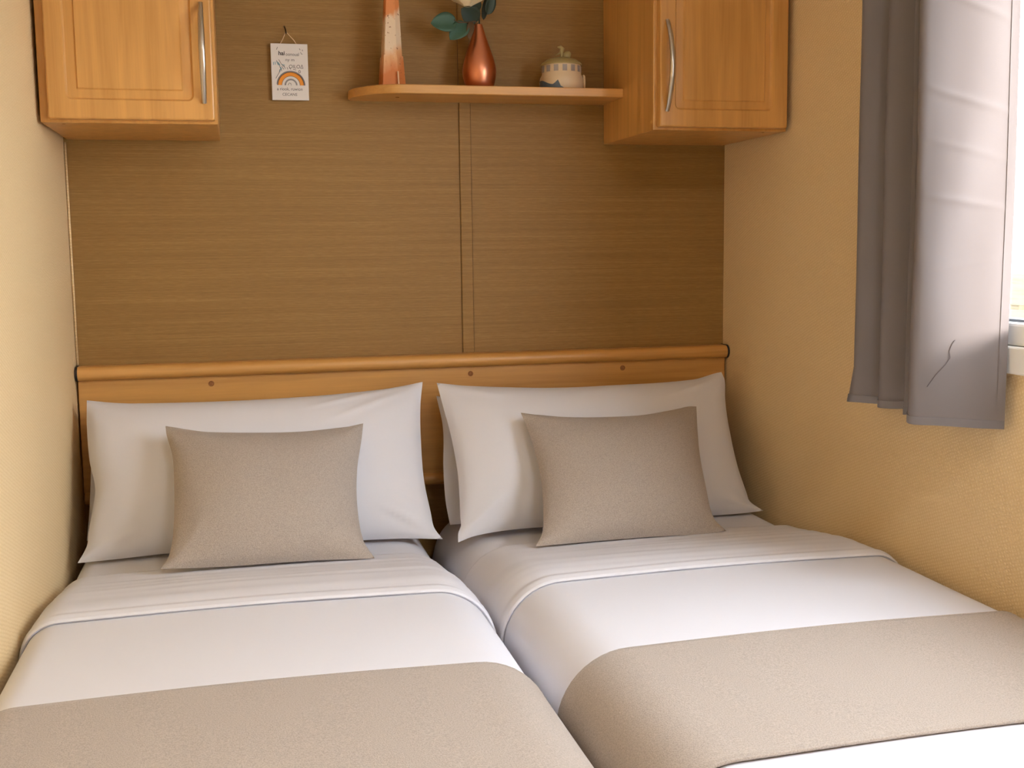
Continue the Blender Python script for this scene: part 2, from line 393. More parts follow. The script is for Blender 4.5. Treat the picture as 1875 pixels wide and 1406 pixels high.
obj('peg', tube(B(), [(0.6605, -0.1055, SZ), (0.6595, -0.1045, SZ+0.029)], 0.0018, 8), M('pale_copper_peg', srgb(236, 190, 150), 0.5).m, orn, smooth=True, angle=50)
# ceramic pot
PX, PY = 1.0115, -0.078
pot = thing('ceramic_pot', (PX, PY, SZ), 'small cream lidded ceramic pot with little grey windows on the shelf', 'pot')
obj('body', lathe(B(), [(0.0, SZ), (0.043, SZ), (0.0455, SZ+0.006), (0.0470, SZ+0.016), (0.0455, SZ+0.026), (0.0420, SZ+0.0325), (0.0415, SZ+0.034), (0.0410, SZ+0.053), (0.0, SZ+0.053)], PX, PY, 56, False, False), CERAMIC, pot, smooth=True, angle=35)
lid = obj('lid', lathe(B(), [(0.0, SZ+0.0515), (0.0432, SZ+0.0515), (0.0440, SZ+0.053), (0.0410, SZ+0.0575), (0.032, SZ+0.0635), (0.018, SZ+0.0680), (0.0, SZ+0.0690)], PX, PY, 56, False, False), LIDM, pot, smooth=True, angle=40)
for k in range(14):
    a = 2*PI*k/14 + 0.12; r = 0.0417; hw = 0.0048; bm = B(); ring = []
    for zz in (SZ+0.0365, SZ+0.0495):
        for q in (-1, 1):
            aa = a + q*hw/r; ring.append((PX+r*math.cos(aa), PY+r*math.sin(aa), zz))
    c = Vector((math.cos(a), math.sin(a), 0)); p = [Vector(v) for v in (ring[0], ring[1], ring[3], ring[2])]
    loops(bm, [[v + c*0.0003 for v in p], [v - c*0.0018 for v in p]]); obj('window', bm, WINC, pot)
bm = B(); tube(bm, [(PX-0.001, PY, SZ+0.0675), (PX+0.0015, PY, SZ+0.074), (PX+0.0005, PY, SZ+0.081), (PX+0.002, PY, SZ+0.087), (PX-0.002, PY, SZ+0.0905), (PX-0.008, PY, SZ+0.0905)],
     [0.0035, 0.003, 0.0045, 0.005, 0.004, 0.0012], 10)
tube(bm, [(PX-0.001, PY, SZ+0.080), (PX-0.006, PY, SZ+0.077), (PX-0.013, PY, SZ+0.073)], [0.002, 0.0015, 0.0012], 8)
obj('finial', bm, LIDM, lid, smooth=True)
bm = B(); bmesh.ops.create_icosphere(bm, subdivisions=3, radius=1)
for v in bm.verts: v.co = Vector((PX+0.0125+v.co.x*0.0088+v.co.z*0.002, PY+v.co.y*0.005, SZ+0.0745+v.co.z*0.0085))
obj('finial', bm, LIDM, lid, smooth=True)
obj('handle', tube(B(), [(PX+0.040*math.cos(a0)+0.004, PY-0.022, zz) for a0, zz in ((0.4, SZ+0.031), (0.2, SZ+0.028), (0.05, SZ+0.016), (0.05, SZ+0.004))], [0.0018, 0.0026, 0.0026, 0.002], 8), CERAMIC, pot, smooth=True)
def patch(bm, poly):      # a painted glaze patch that follows the belly
    prof = [(0.0458, 0.0), (0.0464, 0.006), (0.0478, 0.016), (0.0463, 0.026), (0.043, 0.0325)]
    def rad(z):
        for (r0, z0), (r1, z1) in zip(prof, prof[1:]):
            if z <= z1: return r0+(r1-r0)*(z-z0)/(z1-z0)
        return prof[-1][0]
    P = [(PX+rad(z)*math.cos(a), PY+rad(z)*math.sin(a), SZ+z) for a, z in poly]; Q = [(PX+(rad(z)-0.0015)*math.cos(a), PY+(rad(z)-0.0015)*math.sin(a), SZ+z) for a, z in poly]
    return loops(bm, [P, Q])
bm = B(); d = math.radians
for i in range(12):
    a0, a1 = 175+i*7, 182+i*7; top = lambda a: 0.019 - 0.010*sstep(190, 232, a) + (0.012*max(0, 1-abs(a-243)/7)) - 0.008*sstep(246, 258, a)
    patch(bm, [(d(a0), 0.0006), (d(a1), 0.0006), (d(a1), max(0.002, top(a1))), (d(a0), max(0.002, top(a0)))])
obj('glaze_band', bm, BLUEC, pot)

# flowers in the vase
def leaf(bm, base, tip, width, nrm, curl=0.15):
    base, tip, nrm = Vector(base), Vector(tip), Vector(nrm).normalized(); ax = tip-base; L = ax.length; ax.normalize(); s = ax.cross(nrm).normalized(); nrm = s.cross(ax)
    rows = []
    n = 12; m = 6
    for k in range(n+1):
        t = k/n; hw = width/2*(math.sin(PI*min(1, t**0.8))**0.65 if 0 < t < 1 else 0.02)
        rows.append([base + ax*L*t + s*hw*(j/m*2-1) + nrm*(-curl*L*(t-0.5)**2 + 0.25*abs(j/m*2-1)**1.5*hw) for j in range(m+1)])
    top = [[bm.verts.new(p + nrm*0.0003) for p in r] for r in rows]; bot = [[bm.verts.new(p - nrm*0.0003) for p in r] for r in rows]
    for g, fl in ((top, False), (bot, True)):
        for i in range(n):
            for j in range(m): bm.faces.new((g[i][j], g[i][j+1], g[i+1][j+1], g[i+1][j]))
    for i in range(n):
        for j in (0, m): bm.faces.new((top[i][j], top[i+1][j], bot[i+1][j], bot[i][j]))
    for i in (0, n):
        for j in range(m): bm.faces.new((top[i][j], top[i][j+1], bot[i][j+1], bot[i][j]))
    return bm
VX, VY, VZ = 0.8362, -0.066, SZ+0.1335
rose = thing('artificial_rose', (VX, VY, SZ+0.10), 'cream rose with dark green leaves standing in the copper vase', 'flower')
bl = Vector((0.8077, -0.0950, 1.5842))
obj('stem', tube(B(), [(VX+0.001, VY, SZ+0.098), (VX+0.0015, VY, VZ+0.008), (VX+0.001, VY-0.004, VZ+0.03), (bl.x+0.006, bl.y+0.004, bl.z-0.004)], 0.0018, 8), STEM, rose, smooth=True)
def petal(bm, c, ang, r, h, tilt, wid):
    rows = []; n = 8; m = 10
    for k in range(n+1):
        t = k/n; rr = r*(0.25+0.75*math.sin(t*PI/2*1.05)) + tilt*t*t
        z = -0.012 + h*t
        rows.append([c + Vector((math.cos(ang+q)*rr, math.sin(ang+q)*rr, z + 0.004*math.cos(q*2)*t - (0.003*t if abs(q) > wid*0.7 else 0))) for q in [wid*(j/m*2-1)*(0.55+0.45*math.sin(PI*(0.15+0.7*t))) for j in range(m+1)]])
    a = [[bm.verts.new(p) for p in r_] for r_ in rows]; b = [[bm.verts.new(c + (p-c)*0.965) for p in r_] for r_ in rows]
    for g in (a, b):
        for i in range(n):
            for j in range(m): bm.faces.new((g[i][j], g[i][j+1], g[i+1][j+1], g[i+1][j]))
    for i in range(n):
        for j in (0, m): bm.faces.new((a[i][j], a[i+1][j], b[i+1][j], b[i][j]))
    for j in range(m): bm.faces.new((a[n][j], a[n][j+1], b[n][j+1], b[n][j]))
    return bm
for k in range(5): obj('petal', petal(B(), bl, 2*PI*k/5+0.5, 0.028, 0.024, 0.017, 0.80), PETAL, rose, smooth=True)
for k in range(4): obj('petal', petal(B(), bl+Vector((0,0,0.004)), 2*PI*k/4+0.2, 0.016, 0.030, 0.002, 0.9), PETAL, rose, smooth=True)
obj('petal', petal(B(), bl+Vector((0,0,0.006)), 1.0, 0.008, 0.030, 0.0, 2.2), PETAL, rose, smooth=True)
def lf(par, base, tip, wid, nrm, mat, curl=0.15):
    obj('leaf', leaf(B(), base, tip, wid, nrm, curl), mat, par, smooth=True)
lf(rose, (0.8352, -0.0700, 1.5498), (0.7968, -0.0850, 1.5696), 0.0398, (0.2, -1, -0.5), LEAF_D)
lf(rose, (0.8327, -0.0720, 1.5669), (0.8157, -0.0900, 1.5932), 0.0281, (0.1, -1, -0.3), LEAF_D)
lf(rose, (0.8552, -0.0700, 1.5626), (0.8664, -0.0750, 1.6092), 0.0234, (0.3, -1, 0.1), LEAF_D)
lf(rose, (0.8461, -0.0680, 1.5527), (0.8575, -0.0680, 1.6082), 0.0140, (-0.4, -1, 0.1), STEM)
sp = thing('leaf_sprig', (VX-0.002, VY-0.002, SZ+0.10), 'twig with round blue green leaves leaning left out of the copper vase', 'sprig')
tw = [Vector((VX-0.002, VY-0.002, SZ+0.100)), Vector((VX-0.003, VY-0.004, VZ+0.002)), Vector((0.8272, -0.0750, 1.5474)), Vector((0.8099, -0.0800, 1.5437)), Vector((0.7906, -0.0850, 1.5421)), Vector((0.7798, -0.0880, 1.5467))]
obj('twig', tube(B(), tw, [0.0013]*5+[0.0007], 8), STEM_B, sp, smooth=True)
lf(sp, (0.7870, -0.0860, 1.5418), (0.7317, -0.0900, 1.5382), 0.0410, (0, -1, 0.15), LEAF)
lf(sp, (0.8086, -0.0810, 1.5424), (0.7703, -0.0920, 1.5064), 0.0363, (-0.1, -1, 0.2), LEAF)
lf(sp, (0.8180, -0.0800, 1.5462), (0.8098, -0.0950, 1.5081), 0.0164, (-0.25, -1, 0.0), STEM_B)

# ------------------------------------------------------------------ hanging plaque with hook
pcx, ptop, pbot, pyf = 0.4487, 1.5025, 1.3890, -0.0115
pq = thing('hanging_plaque', (pcx, -0.008, pbot), 'small white rectangular plaque with a painted rainbow hanging by a cord on the brown wall', 'plaque')
obj('board', box(B(), pcx-0.0375, pcx+0.0375, pyf, -0.005, pbot, ptop, 0.0006, 1), CARD, pq)
def flat(bm, pts2, y=pyf, th=0.0004):
    """thin painted shape; pts2 in metres from the top centre of the plaque (x right, z down)"""
    loops(bm, [[(pcx+a, y-0.0001, ptop-b) for a, b in pts2], [(pcx+a, y+th-0.0001, ptop-b) for a, b in pts2]]); return bm
def arc_band(bm, cx, cz, r0, r1, a0=0, a1=PI, n=24):
    an = [a0+(a1-a0)*k/n for k in range(n+1)]
    return flat(bm, [(cx+r1*math.cos(p), cz-r1*math.sin(p)) for p in an] + [(cx+r0*math.cos(p), cz-r0*math.sin(p)) for p in an[::-1]])
RC = (0.0015, 0.0835)
rb = obj('rainbow', arc_band(B(), *RC, 0.0185, 0.0262), ORANGEP, pq)
rb['label'] = 'orange rainbow arch'
obj('rainbow_stripe', arc_band(B(), *RC, 0.0262, 0.0286), GREYP, pq)
obj('rainbow_stripe', arc_band(B(), *RC, 0.0255, 0.0268, 0, PI, 24), REDP, pq)
obj('rainbow_stripe', arc_band(B(), *RC, 0.0180, 0.0188), INK, pq)
obj('rainbow_stripe', arc_band(B(), *RC, 0.0100, 0.0132), GREYP, pq)
obj('rainbow_stripe', arc_band(B(), *RC, 0.0286, 0.0291, 0.0, PI*0.98), INK, pq)
def line2(bm, pts2, wd):
    P = [Vector(p) for p in pts2]; Lf, Rt = [], []
    for i, p in enumerate(P):
        v = (P[min(i+1, len(P)-1)] - P[max(i-1, 0)]).normalized(); nn = Vector((-v.y, v.x))*wd/2
        Lf.append(tuple(p+nn)); Rt.append(tuple(p-nn))
    return flat(bm, Lf + Rt[::-1])
Zp = lambda x, y: ((x-(405+(y-405)*0.045))*0.0001314, (y-405)*0.0001314)
for pl in (((215, 500), (230, 460)), ((565, 475), (580, 500)), ((610, 490), (618, 515)), ((585, 530), (600, 560), (618, 558)), ((250, 650), (300, 730), (340, 760)), ((262, 745), (300, 825)), ((215, 665), (262, 740)), ((270, 800), (262, 845), (210, 940)),
           ((300, 750), (330, 800)), ((330, 740), (355, 790)), ((380, 765), (395, 800)), ((415, 770), (440, 800)), ((470, 795), (520, 805)), ((350, 1040), (368, 1020)), ((400, 1040), (415, 1005), (440, 1010), (448, 1042))):
    obj('brush_stroke', line2(B(), [Zp(*p) for p in pl], 0.0009), INK, pq)
for pl in (((170, 690), (172, 735)), ((195, 685), (200, 730)), ((220, 680), (245, 735)), ((245, 690), (275, 745)), ((280, 760), (300, 800)), ((300, 725), (345, 735)), ((285, 770), (270, 840))):
    obj('brush_stroke', line2(B(), [Zp(*p) for p in pl], 0.0016), BLUEP, pq)['label'] = 'pale blue brush stroke'
def text(body, x, y, wpx, hpx, mat, bold=0.0):
    cu = bpy.data.curves.new('t', 'FONT'); cu.body = body; cu.size = 1.0; cu.align_x = 'LEFT'; cu.offset = bold; cu.resolution_u = 3
    o = bpy.data.objects.new('t', cu); COL.objects.link(o)
    dg = bpy.context.evaluated_depsgraph_get(); me = bpy.data.meshes.new_from_object(o.evaluated_get(dg)); bpy.data.objects.remove(o)
    xs = [v.co.x for v in me.vertices]; ys = [v.co.y for v in me.vertices]
    bx, by = min(xs), min(ys); wx, hy = max(xs)-bx, max(ys)-by
    org = root_loc(pq)
    for v in me.vertices:
        a, b = Zp(x + (v.co.x-bx)/wx*wpx, y + hpx/2 - (v.co.y-by)/hy*hpx)
        v.co = Vector((pcx+a, pyf-0.0002, ptop-b)) - org
    me.materials.clear(); me.materials.append(mat); me.name = 'lettering'
    l = bpy.data.objects.new('lettering', me); COL.objects.link(l); l.parent = pq
text('hai', 245, 552, 95, 66, INK, 0.03); text('oonoual', 356, 566, 205, 50, INK)
text('ny m', 355, 665, 135, 44, INK); text('OILO\u0394', 410, 752, 222, 58, INK); text('0', 555, 830, 36, 46, INK)
text('a riook, ruwion', 230, 1102, 392, 56, INK); text('CECANS', 315, 1182, 226, 42, INK)
hkp = Vector((0.4437, -0.010, 1.5240))
obj('cord', tube(B(), [(pcx-0.0185, -0.009, ptop-0.002), (pcx-0.012, -0.009, ptop+0.009), hkp+Vector((-0.001, 0, 0.001)), hkp+Vector((0.001, 0, 0.001)), (pcx+0.010, -0.009, ptop+0.008), (pcx+0.0165, -0.009, ptop-0.002)], 0.0008, 8), CORD, pq, smooth=True)
tag(obj('wall_hook', tube(B(), [(0.4405, -0.0005, 1.5385), (0.4410, -0.006, 1.5375), (0.4430, -0.0095, 1.5300), (0.4438, -0.0115, 1.5235), (0.4434, -0.0145, 1.5228), (0.4430, -0.0155, 1.5255)], [0.0014]*5+[0.0009], 8), HOOK, origin=(0.4405, 0, 1.5385), smooth=True),
    'small dark wire hook on the brown wall holding the plaque cord', 'hook')

# ------------------------------------------------------------------ beds
def Ttop(y):           # height of the mattress top along the bed
    z = 0.511 + 0.033*sstep(-0.38, -0.70, y)
    z -= 0.03*sstep(-0.09, -0.03, y)**2
    return z
def section(y, o, xl, xr, rl, rr, zl, zr, bumpf=None):
    """cross section of the bed at y, pushed out by o: list of points from the left side over the top to the right side"""
    T0 = Ttop(y); P = []
    for k in range(7):
        P.append((xl, zl + (T0-rl-zl)*k/6, -1, 0))
    n = 12
    for k in range(1, n+1):
        a = PI/2*k/n; P.append((xl+rl-rl*math.cos(a), T0-rl+rl*math.sin(a), -math.cos(a), math.sin(a)))
    m = 44
    for k in range(1, m):
        x = xl+rl + (xr-rr-xl-rl)*k/m; P.append((x, T0 + 0.004*math.sin(PI*k/m), 0, 1))
    for k in range(n+1):
        a = PI/2*k/n; P.append((xr-rr+rr*math.sin(a), T0-rr+rr*math.cos(a), math.sin(a), math.cos(a)))
    for k in range(1, 7):
        P.append((xr, T0-rr + (zr-T0+rr)*k/6, 1, 0))
    out = []
    for x, z, nx, nz_ in P:
        oo = o + (bumpf(x, y)*max(0.25, nz_) if bumpf else 0)
        out.append((x+nx*oo, y, z+nz_*oo))
    return out
def cover(name, ys, o, th, bed, mat, parent=None, origin=None, zside=0.36, lip=0.0, bumpf=None):
    """a cloth lying over the bed: outer and inner skin, rounded at both ends"""
    xl, xr, rl, rr = bed; outer = []; inner = []
    n = len(ys)
    for i, y in enumerate(ys):
        outer.append(section(y, o, xl, xr, rl, rr, zside, zside, bumpf)); inner.append(section(y, o-th, xl, xr, rl, rr, zside, zside))
    bm = B()
    endA = section(ys[0]+th*0.45, o-th*0.5, xl, xr, rl, rr, zside, zside); endB = section(ys[-1]-th*0.45, o-th*0.5, xl, xr, rl, rr, zside, zside)
    rings = outer + [endB] + inner[::-1] + [endA] + [outer[0]]
    vs = [[bm.verts.new(p) for p in r] for r in rings[:-1]]; vs.append(vs[0])
    for a, b in zip(vs, vs[1:]):
        for i in range(len(a)-1): bm.faces.new((a[i], a[i+1], b[i+1], b[i]))
    N = len(ys)
    for i in range(N-1):                       # close the two side edges
        for j in (0, -1):
            bm.faces.new((vs[i][j], vs[i+1][j], vs[2*N-i-1][j], vs[2*N-i][j]))
    for j in (0, -1):
        bm.faces.new((vs[N-1][j], vs[N][j], vs[N+1][j])); bm.faces.new((vs[0][j], vs[2*N+1][j], vs[2*N][j]))
    return obj(name, bm, mat, parent, origin, True, 60)
def lin(a, b, n): return [a+(b-a)*k/n for k in range(n+1)]
YF, Y1, Y2, YEND = -0.765, -1.088, -1.424, -1.93
def bed_set(side, bed):
    xl, xr, rl, rr = bed; cx = (xl+xr)/2; L = side == 'left'
    wall = 'left wall' if L else 'right wall under the curtain'
    t = thing('single_bed', (cx, -0.98, 0), 'single bed with white sheet against the %s' % wall, 'bed', 'twin beds')
    obj('base', box(B(), xl+0.004, xr-0.004, YEND+0.01, -0.045, 0.06, 0.27, 0.012), TAUPE_D, t)
    for lx in (xl+0.06, xr-0.06):
        for ly in (YEND+0.08, -0.12): obj('leg', lathe(B(), [(0.018, 0.0), (0.026, 0.062)], lx, ly, 16), RUBBER, t, smooth=True, angle=40)
    ys = lin(-0.045, -0.12, 8) + lin(-0.14, YEND+0.02, 70); zb = 0.272
    bm = B(); rings = [section(y, 0, xl, xr, rl, rr, zb, zb) for y in ys]
    c0 = [(x, rings[0][0][1]+0.012, zb + (z-zb)*0.93) for x, y, z in rings[0]]; c1 = [(x, rings[-1][0][1]-0.012, zb+(z-zb)*0.93) for x, y, z in rings[-1]]
    loops(bm, [c0] + rings + [c1])
    mt = obj('mattress', bm, WHITE, t, smooth=True, angle=60); mt['label'] = 'mattress in a white fitted sheet'
    sd = 1.7 if L else 5.2
    dv = cover('duvet', lin(-0.415, -0.50, 8)+lin(-0.52, YEND-0.012, 80), 0.0065, 0.006, bed, WHITE, origin=(cx, -1.2, 0.54), zside=0.33,
               bumpf=lambda x, y: 0.0012*nz(x*5, y*5, sd))
    tag(dv, 'white duvet laid over the bed by the %s' % wall, 'duvet', 'white duvets')
    def wr(x, y):
        k = sstep(-0.43, -0.50, y)*sstep(YF, YF+0.05, y)
        yy = y + 0.012*nz(x*2.2, 3.1, sd) + 0.02*(x-cx)*nz(2, 7, sd)
        r = 0.0028*k*nz(x*1.7, yy*34, sd) + 0.0018*k*nz(x*5, yy*14, sd+4)
        return r + 0.0032*math.exp(-((y-YF-0.014)/0.010)**2) - 0.0010*math.exp(-((y-YF-0.034)/0.004)**2)
    obj('turned_down_sheet', None or _fold(bed, wr), WHITE, dv, smooth=True, angle=60)['label'] = 'turned down white sheet band'
    rn = cover('bed_runner', lin(Y1, Y2, 40), 0.0118, 0.0032, bed, TAUPE, origin=(cx, (Y1+Y2)/2, 0.555), zside=0.37, bumpf=lambda x, y: 0.0009*nz(x*4, y*6, sd+9))
    tag(rn, 'taupe fabric runner across the bed by the %s' % wall, 'bed runner', 'taupe bed runners')
    for yy, nm in ((Y2-0.0026, 'piping'), (Y1+0.0005, 'piping')):
        pts = section(yy, 0.0104 if yy < -1.2 else 0.0112, xl, xr, rl, rr, 0.372, 0.372); r = 0.0022 if nm == 'piping' and yy < -1.2 else 0.0011
        obj('piping', tube(B(), pts, r, 8), TAUPE, rn, smooth=True)
    return t
def _fold(bed, wr):
    ys = lin(-0.425, -0.46, 6) + lin(-0.466, YF+0.03, 60) + lin(YF+0.028, YF, 14)
    o = cover('tmp_fold', ys, 0.0125, 0.0055, bed, WHITE, zside=0.36, bumpf=wr)
    bm = B(); bm.from_mesh(o.data); bpy.data.objects.remove(o); return bm
BED_L = (0.014, 0.6905, 0.045, 0.088)
BED_R = (0.7195, 1.406, 0.088, 0.045)
bed_set('left', BED_L); bed_set('right', BED_R)

# ------------------------------------------------------------------ pillows and cushions
def poly_at(P, t):
    """point at fraction t of a smooth curve through P (arc-length spaced)"""
    d = [0]
    for p, q in zip(P, P[1:]): d.append(d[-1] + (q-p).length)
    x = t*d[-1]; i = 0
    while i < len(P)-2 and x > d[i+1]: i += 1
    k = min(1, max(0, (x-d[i])/max(1e-9, d[i+1]-d[i])))
    p0, p1, p2, p3 = P[max(i-1, 0)], P[i], P[i+1], P[min(i+2, len(P)-1)]
    h = d[i+1]-d[i]; h0 = max(1e-9, d[i]-d[i-1]) if i > 0 else h; h2 = max(1e-9, d[i+2]-d[i+1]) if i+2 < len(P) else h
    m1 = (p2-p0)*(h/(h+h0)) if i > 0 else (p2-p1); m2 = (p3-p1)*(h/(h+h2)) if i+2 < len(P) else (p2-p1)
    return p1*(2*k**3-3*k*k+1) + m1*(k**3-2*k*k+k) + p2*(-2*k**3+3*k*k) + m2*(k**3-k*k)
def pillow(name, top, right, bottom, left, front, back, pw, mat, label, cat, group, seed=0, foldamp=0.0015, n=64, m=60, creases=()):
    """stuffed cushion: the four edge curves (left to right, bottom to top) span a patch that swells to the front and the back"""
    Tc, Rc, Bc, Lc = ([Vector(p) for p in P] for P in (top, right, bottom, left))
    TL, TR, BL, BR = Tc[0], Tc[-1], Bc[0], Bc[-1]
    nrm = (TR-TL).cross(BL-TL).normalized()
    if nrm.y > 0: nrm = -nrm
    W_, H_ = (TR-TL).length, (TL-BL).length
    cu = [(poly_at(Bc, i/n), poly_at(Tc, i/n)) for i in range(n+1)]; cv = [(poly_at(Lc, j/m), poly_at(Rc, j/m)) for j in range(m+1)]
    fr, bk = [], []
    for j in range(m+1):
        v = j/m; vv = 2*v-1; R1, R2 = [], []
        for i in range(n+1):
            u = i/n; uu = 2*u-1
            p = cu[i][0]*(1-v) + cu[i][1]*v + cv[j][0]*(1-u) + cv[j][1]*u - (BL*(1-u)*(1-v) + BR*u*(1-v) + TL*(1-u)*v + TR*u*v)
            prof = max(0, (1-abs(uu)**pw)*(1-abs(vv)**pw))**0.62
            wv = 0
            for ku, kv, ph in ((0, 0, 0.3), (1, 0, 1.1), (0, 1, 2.3), (1, 1, 0.9)):
                dx, dy = (u-ku)*W_, (v-kv)*H_; dd = math.hypot(dx, dy); th = math.atan2(abs(dy), abs(dx))
                wv += 1.5*math.exp(-dd/0.07)*math.sin(th*8+ph+seed*1.3+2*nz(u*3, v*3, seed))*min(1, dd/0.03)
            wv += 0.5*nz(u*3.2+seed, v*3.2, seed) + 0.30*nz(u*9, v*6, seed+3)
            for (ca, cb, cw, cam) in creases:      # soft creases running across the case
                q0, q1 = Vector(ca), Vector(cb); pp = Vector((u, v)); tt = max(0, min(1, (pp-q0).dot(q1-q0)/(q1-q0).length_squared)); dd = (pp-q0-(q1-q0)*tt).length
                wv += cam*math.exp(-(dd/cw)**2)*math.sin(PI*max(0.02, min(0.98, tt)))
            R1.append(p + nrm*(front*prof + foldamp*wv*min(1, prof*2.2)))
            R2.append(p - nrm*(back*prof))
        fr.append(R1); bk.append(R2)
    bm = B()
    a = [[bm.verts.new(p) for p in r] for r in fr]
    edge = lambda i, j: i in (0, n) or j in (0, m)
    b = [[a[j][i] if edge(i, j) else bm.verts.new(bk[j][i]) for i in range(n+1)] for j in range(m+1)]
    for j in range(m):
        for i in range(n):
            bm.faces.new((a[j][i], a[j][i+1], a[j+1][i+1], a[j+1][i])); bm.faces.new((b[j][i], b[j+1][i], b[j+1][i+1], b[j][i+1]))
    return tag(obj(name, bm, mat, None, (BL+BR)/2, True, 62), label, cat, group)
# edge curves in metres: top and bottom run left to right, right and left run from foot to top
pillow('pillow',
       [(0.0318, -0.0620, 0.7552), (0.1701, -0.0677, 0.7406), (0.3872, -0.0687, 0.7373), (0.5684, -0.0656, 0.7447), (0.6760, -0.0620, 0.7535)],
       [(0.6744, -0.1580, 0.5139), (0.6665, -0.1412, 0.5548), (0.6631, -0.1019, 0.6522), (0.6760, -0.0620, 0.7535)],
       [(0.0218, -0.1580, 0.5244), (0.1653, -0.1586, 0.5207), (0.3765, -0.1584, 0.5177), (0.6744, -0.1580, 0.5139)],
       [(0.0218, -0.1580, 0.5244), (0.0269, -0.1328, 0.5835), (0.0304, -0.0949, 0.6745), (0.0318, -0.0620, 0.7552)],
       0.026, 0.008, 2.6, WHITE_P, 'white pillow tucked behind the front pillow on the left bed', 'pillow', 'back pillows', 3, 0.0015, creases=())
pillow('pillow',
       [(0.0297, -0.1050, 0.7928), (0.0920, -0.1104, 0.7853), (0.2165, -0.1154, 0.7794), (0.3440, -0.1172, 0.7785), (0.4749, -0.1164, 0.7817), (0.5872, -0.1129, 0.7890), (0.6563, -0.1084, 0.7971), (0.6961, -0.1050, 0.8032)],
       [(0.6987, -0.3000, 0.5136), (0.6843, -0.2851, 0.5341), (0.6813, -0.2673, 0.5589), (0.6754, -0.2238, 0.6213), (0.6798, -0.1658, 0.7078), (0.6862, -0.1323, 0.7598), (0.6961, -0.1050, 0.8032)],
       [(0.0218, -0.2950, 0.5166), (0.0959, -0.2937, 0.5188), (0.1732, -0.2919, 0.5217), (0.3522, -0.2924, 0.5221), (0.5466, -0.2940, 0.5211), (0.6229, -0.2957, 0.5192), (0.6987, -0.3000, 0.5136)],
       [(0.0218, -0.2950, 0.5166), (0.0369, -0.2760, 0.5424), (0.0391, -0.2608, 0.5633), (0.0455, -0.2317, 0.6041), (0.0488, -0.2158, 0.6267), (0.0473, -0.2023, 0.6462), (0.0374, -0.1763, 0.6842), (0.0308, -0.1351, 0.7462), (0.0297, -0.1050, 0.7928)],
       0.078, 0.012, 2.6, WHITE_P, 'plump white front pillow on the left bed behind the taupe cushion', 'pillow', 'front pillows', 1, 0.0024, creases=(((0.99, 0.99), (0.7, 0.72), 0.016, 2.0), ((0.93, 0.99), (0.62, 0.83), 0.013, 1.6), ((0.0, 0.02), (0.16, 0.15), 0.02, 2.2), ((0.98, 0.06), (0.84, 0.18), 0.014, 2.0), ((0.99, 0.2), (0.86, 0.3), 0.012, 1.4)))
pillow('cushion',
       [(0.1853, -0.2620, 0.7575), (0.2059, -0.2648, 0.7538), (0.2609, -0.2742, 0.7421), (0.3605, -0.2782, 0.7346), (0.4420, -0.2766, 0.7334), (0.5133, -0.2687, 0.7393), (0.5531, -0.2620, 0.7449)],
       [(0.5437, -0.4840, 0.5359), (0.5275, -0.4528, 0.5630), (0.5242, -0.3951, 0.6146), (0.5315, -0.3379, 0.6687), (0.5464, -0.2879, 0.7183), (0.5531, -0.2620, 0.7449)],
       [(0.1806, -0.4870, 0.5456), (0.2073, -0.4872, 0.5445), (0.2938, -0.4873, 0.5415), (0.3674, -0.4850, 0.5409), (0.4424, -0.4836, 0.5396), (0.5437, -0.4840, 0.5359)],
       [(0.1806, -0.4870, 0.5456), (0.1944, -0.4652, 0.5635), (0.2011, -0.4207, 0.6023), (0.2015, -0.3587, 0.6598), (0.1983, -0.3104, 0.7073), (0.1874, -0.2758, 0.7430), (0.1853, -0.2620, 0.7575)],
       0.062, 0.01, 2.4, TAUPE, 'taupe rectangular cushion leaning on the left bed pillow', 'cushion', 'taupe cushions', 5, 0.0016, creases=())
pillow('pillow',
       [(0.7318, -0.0620, 0.7664), (0.8513, -0.0686, 0.7503), (1.0352, -0.0718, 0.7390), (1.2274, -0.0693, 0.7401), (1.3859, -0.0620, 0.7550)],
       [(1.3938, -0.1500, 0.5281), (1.3819, -0.1253, 0.5923), (1.3782, -0.0933, 0.6744), (1.3859, -0.0620, 0.7550)],
       [(0.7331, -0.1900, 0.5138), (0.9419, -0.1780, 0.5154), (1.3938, -0.1500, 0.5281)],
       [(0.7331, -0.1900, 0.5138), (0.7290, -0.1668, 0.5585), (0.7313, -0.1349, 0.6205), (0.7390, -0.0942, 0.7010), (0.7318, -0.0620, 0.7664)],
       0.03, 0.014, 2.6, WHITE_P, 'white pillow tucked behind the front pillow on the right bed', 'pillow', 'back pillows', 4, 0.0015, creases=())
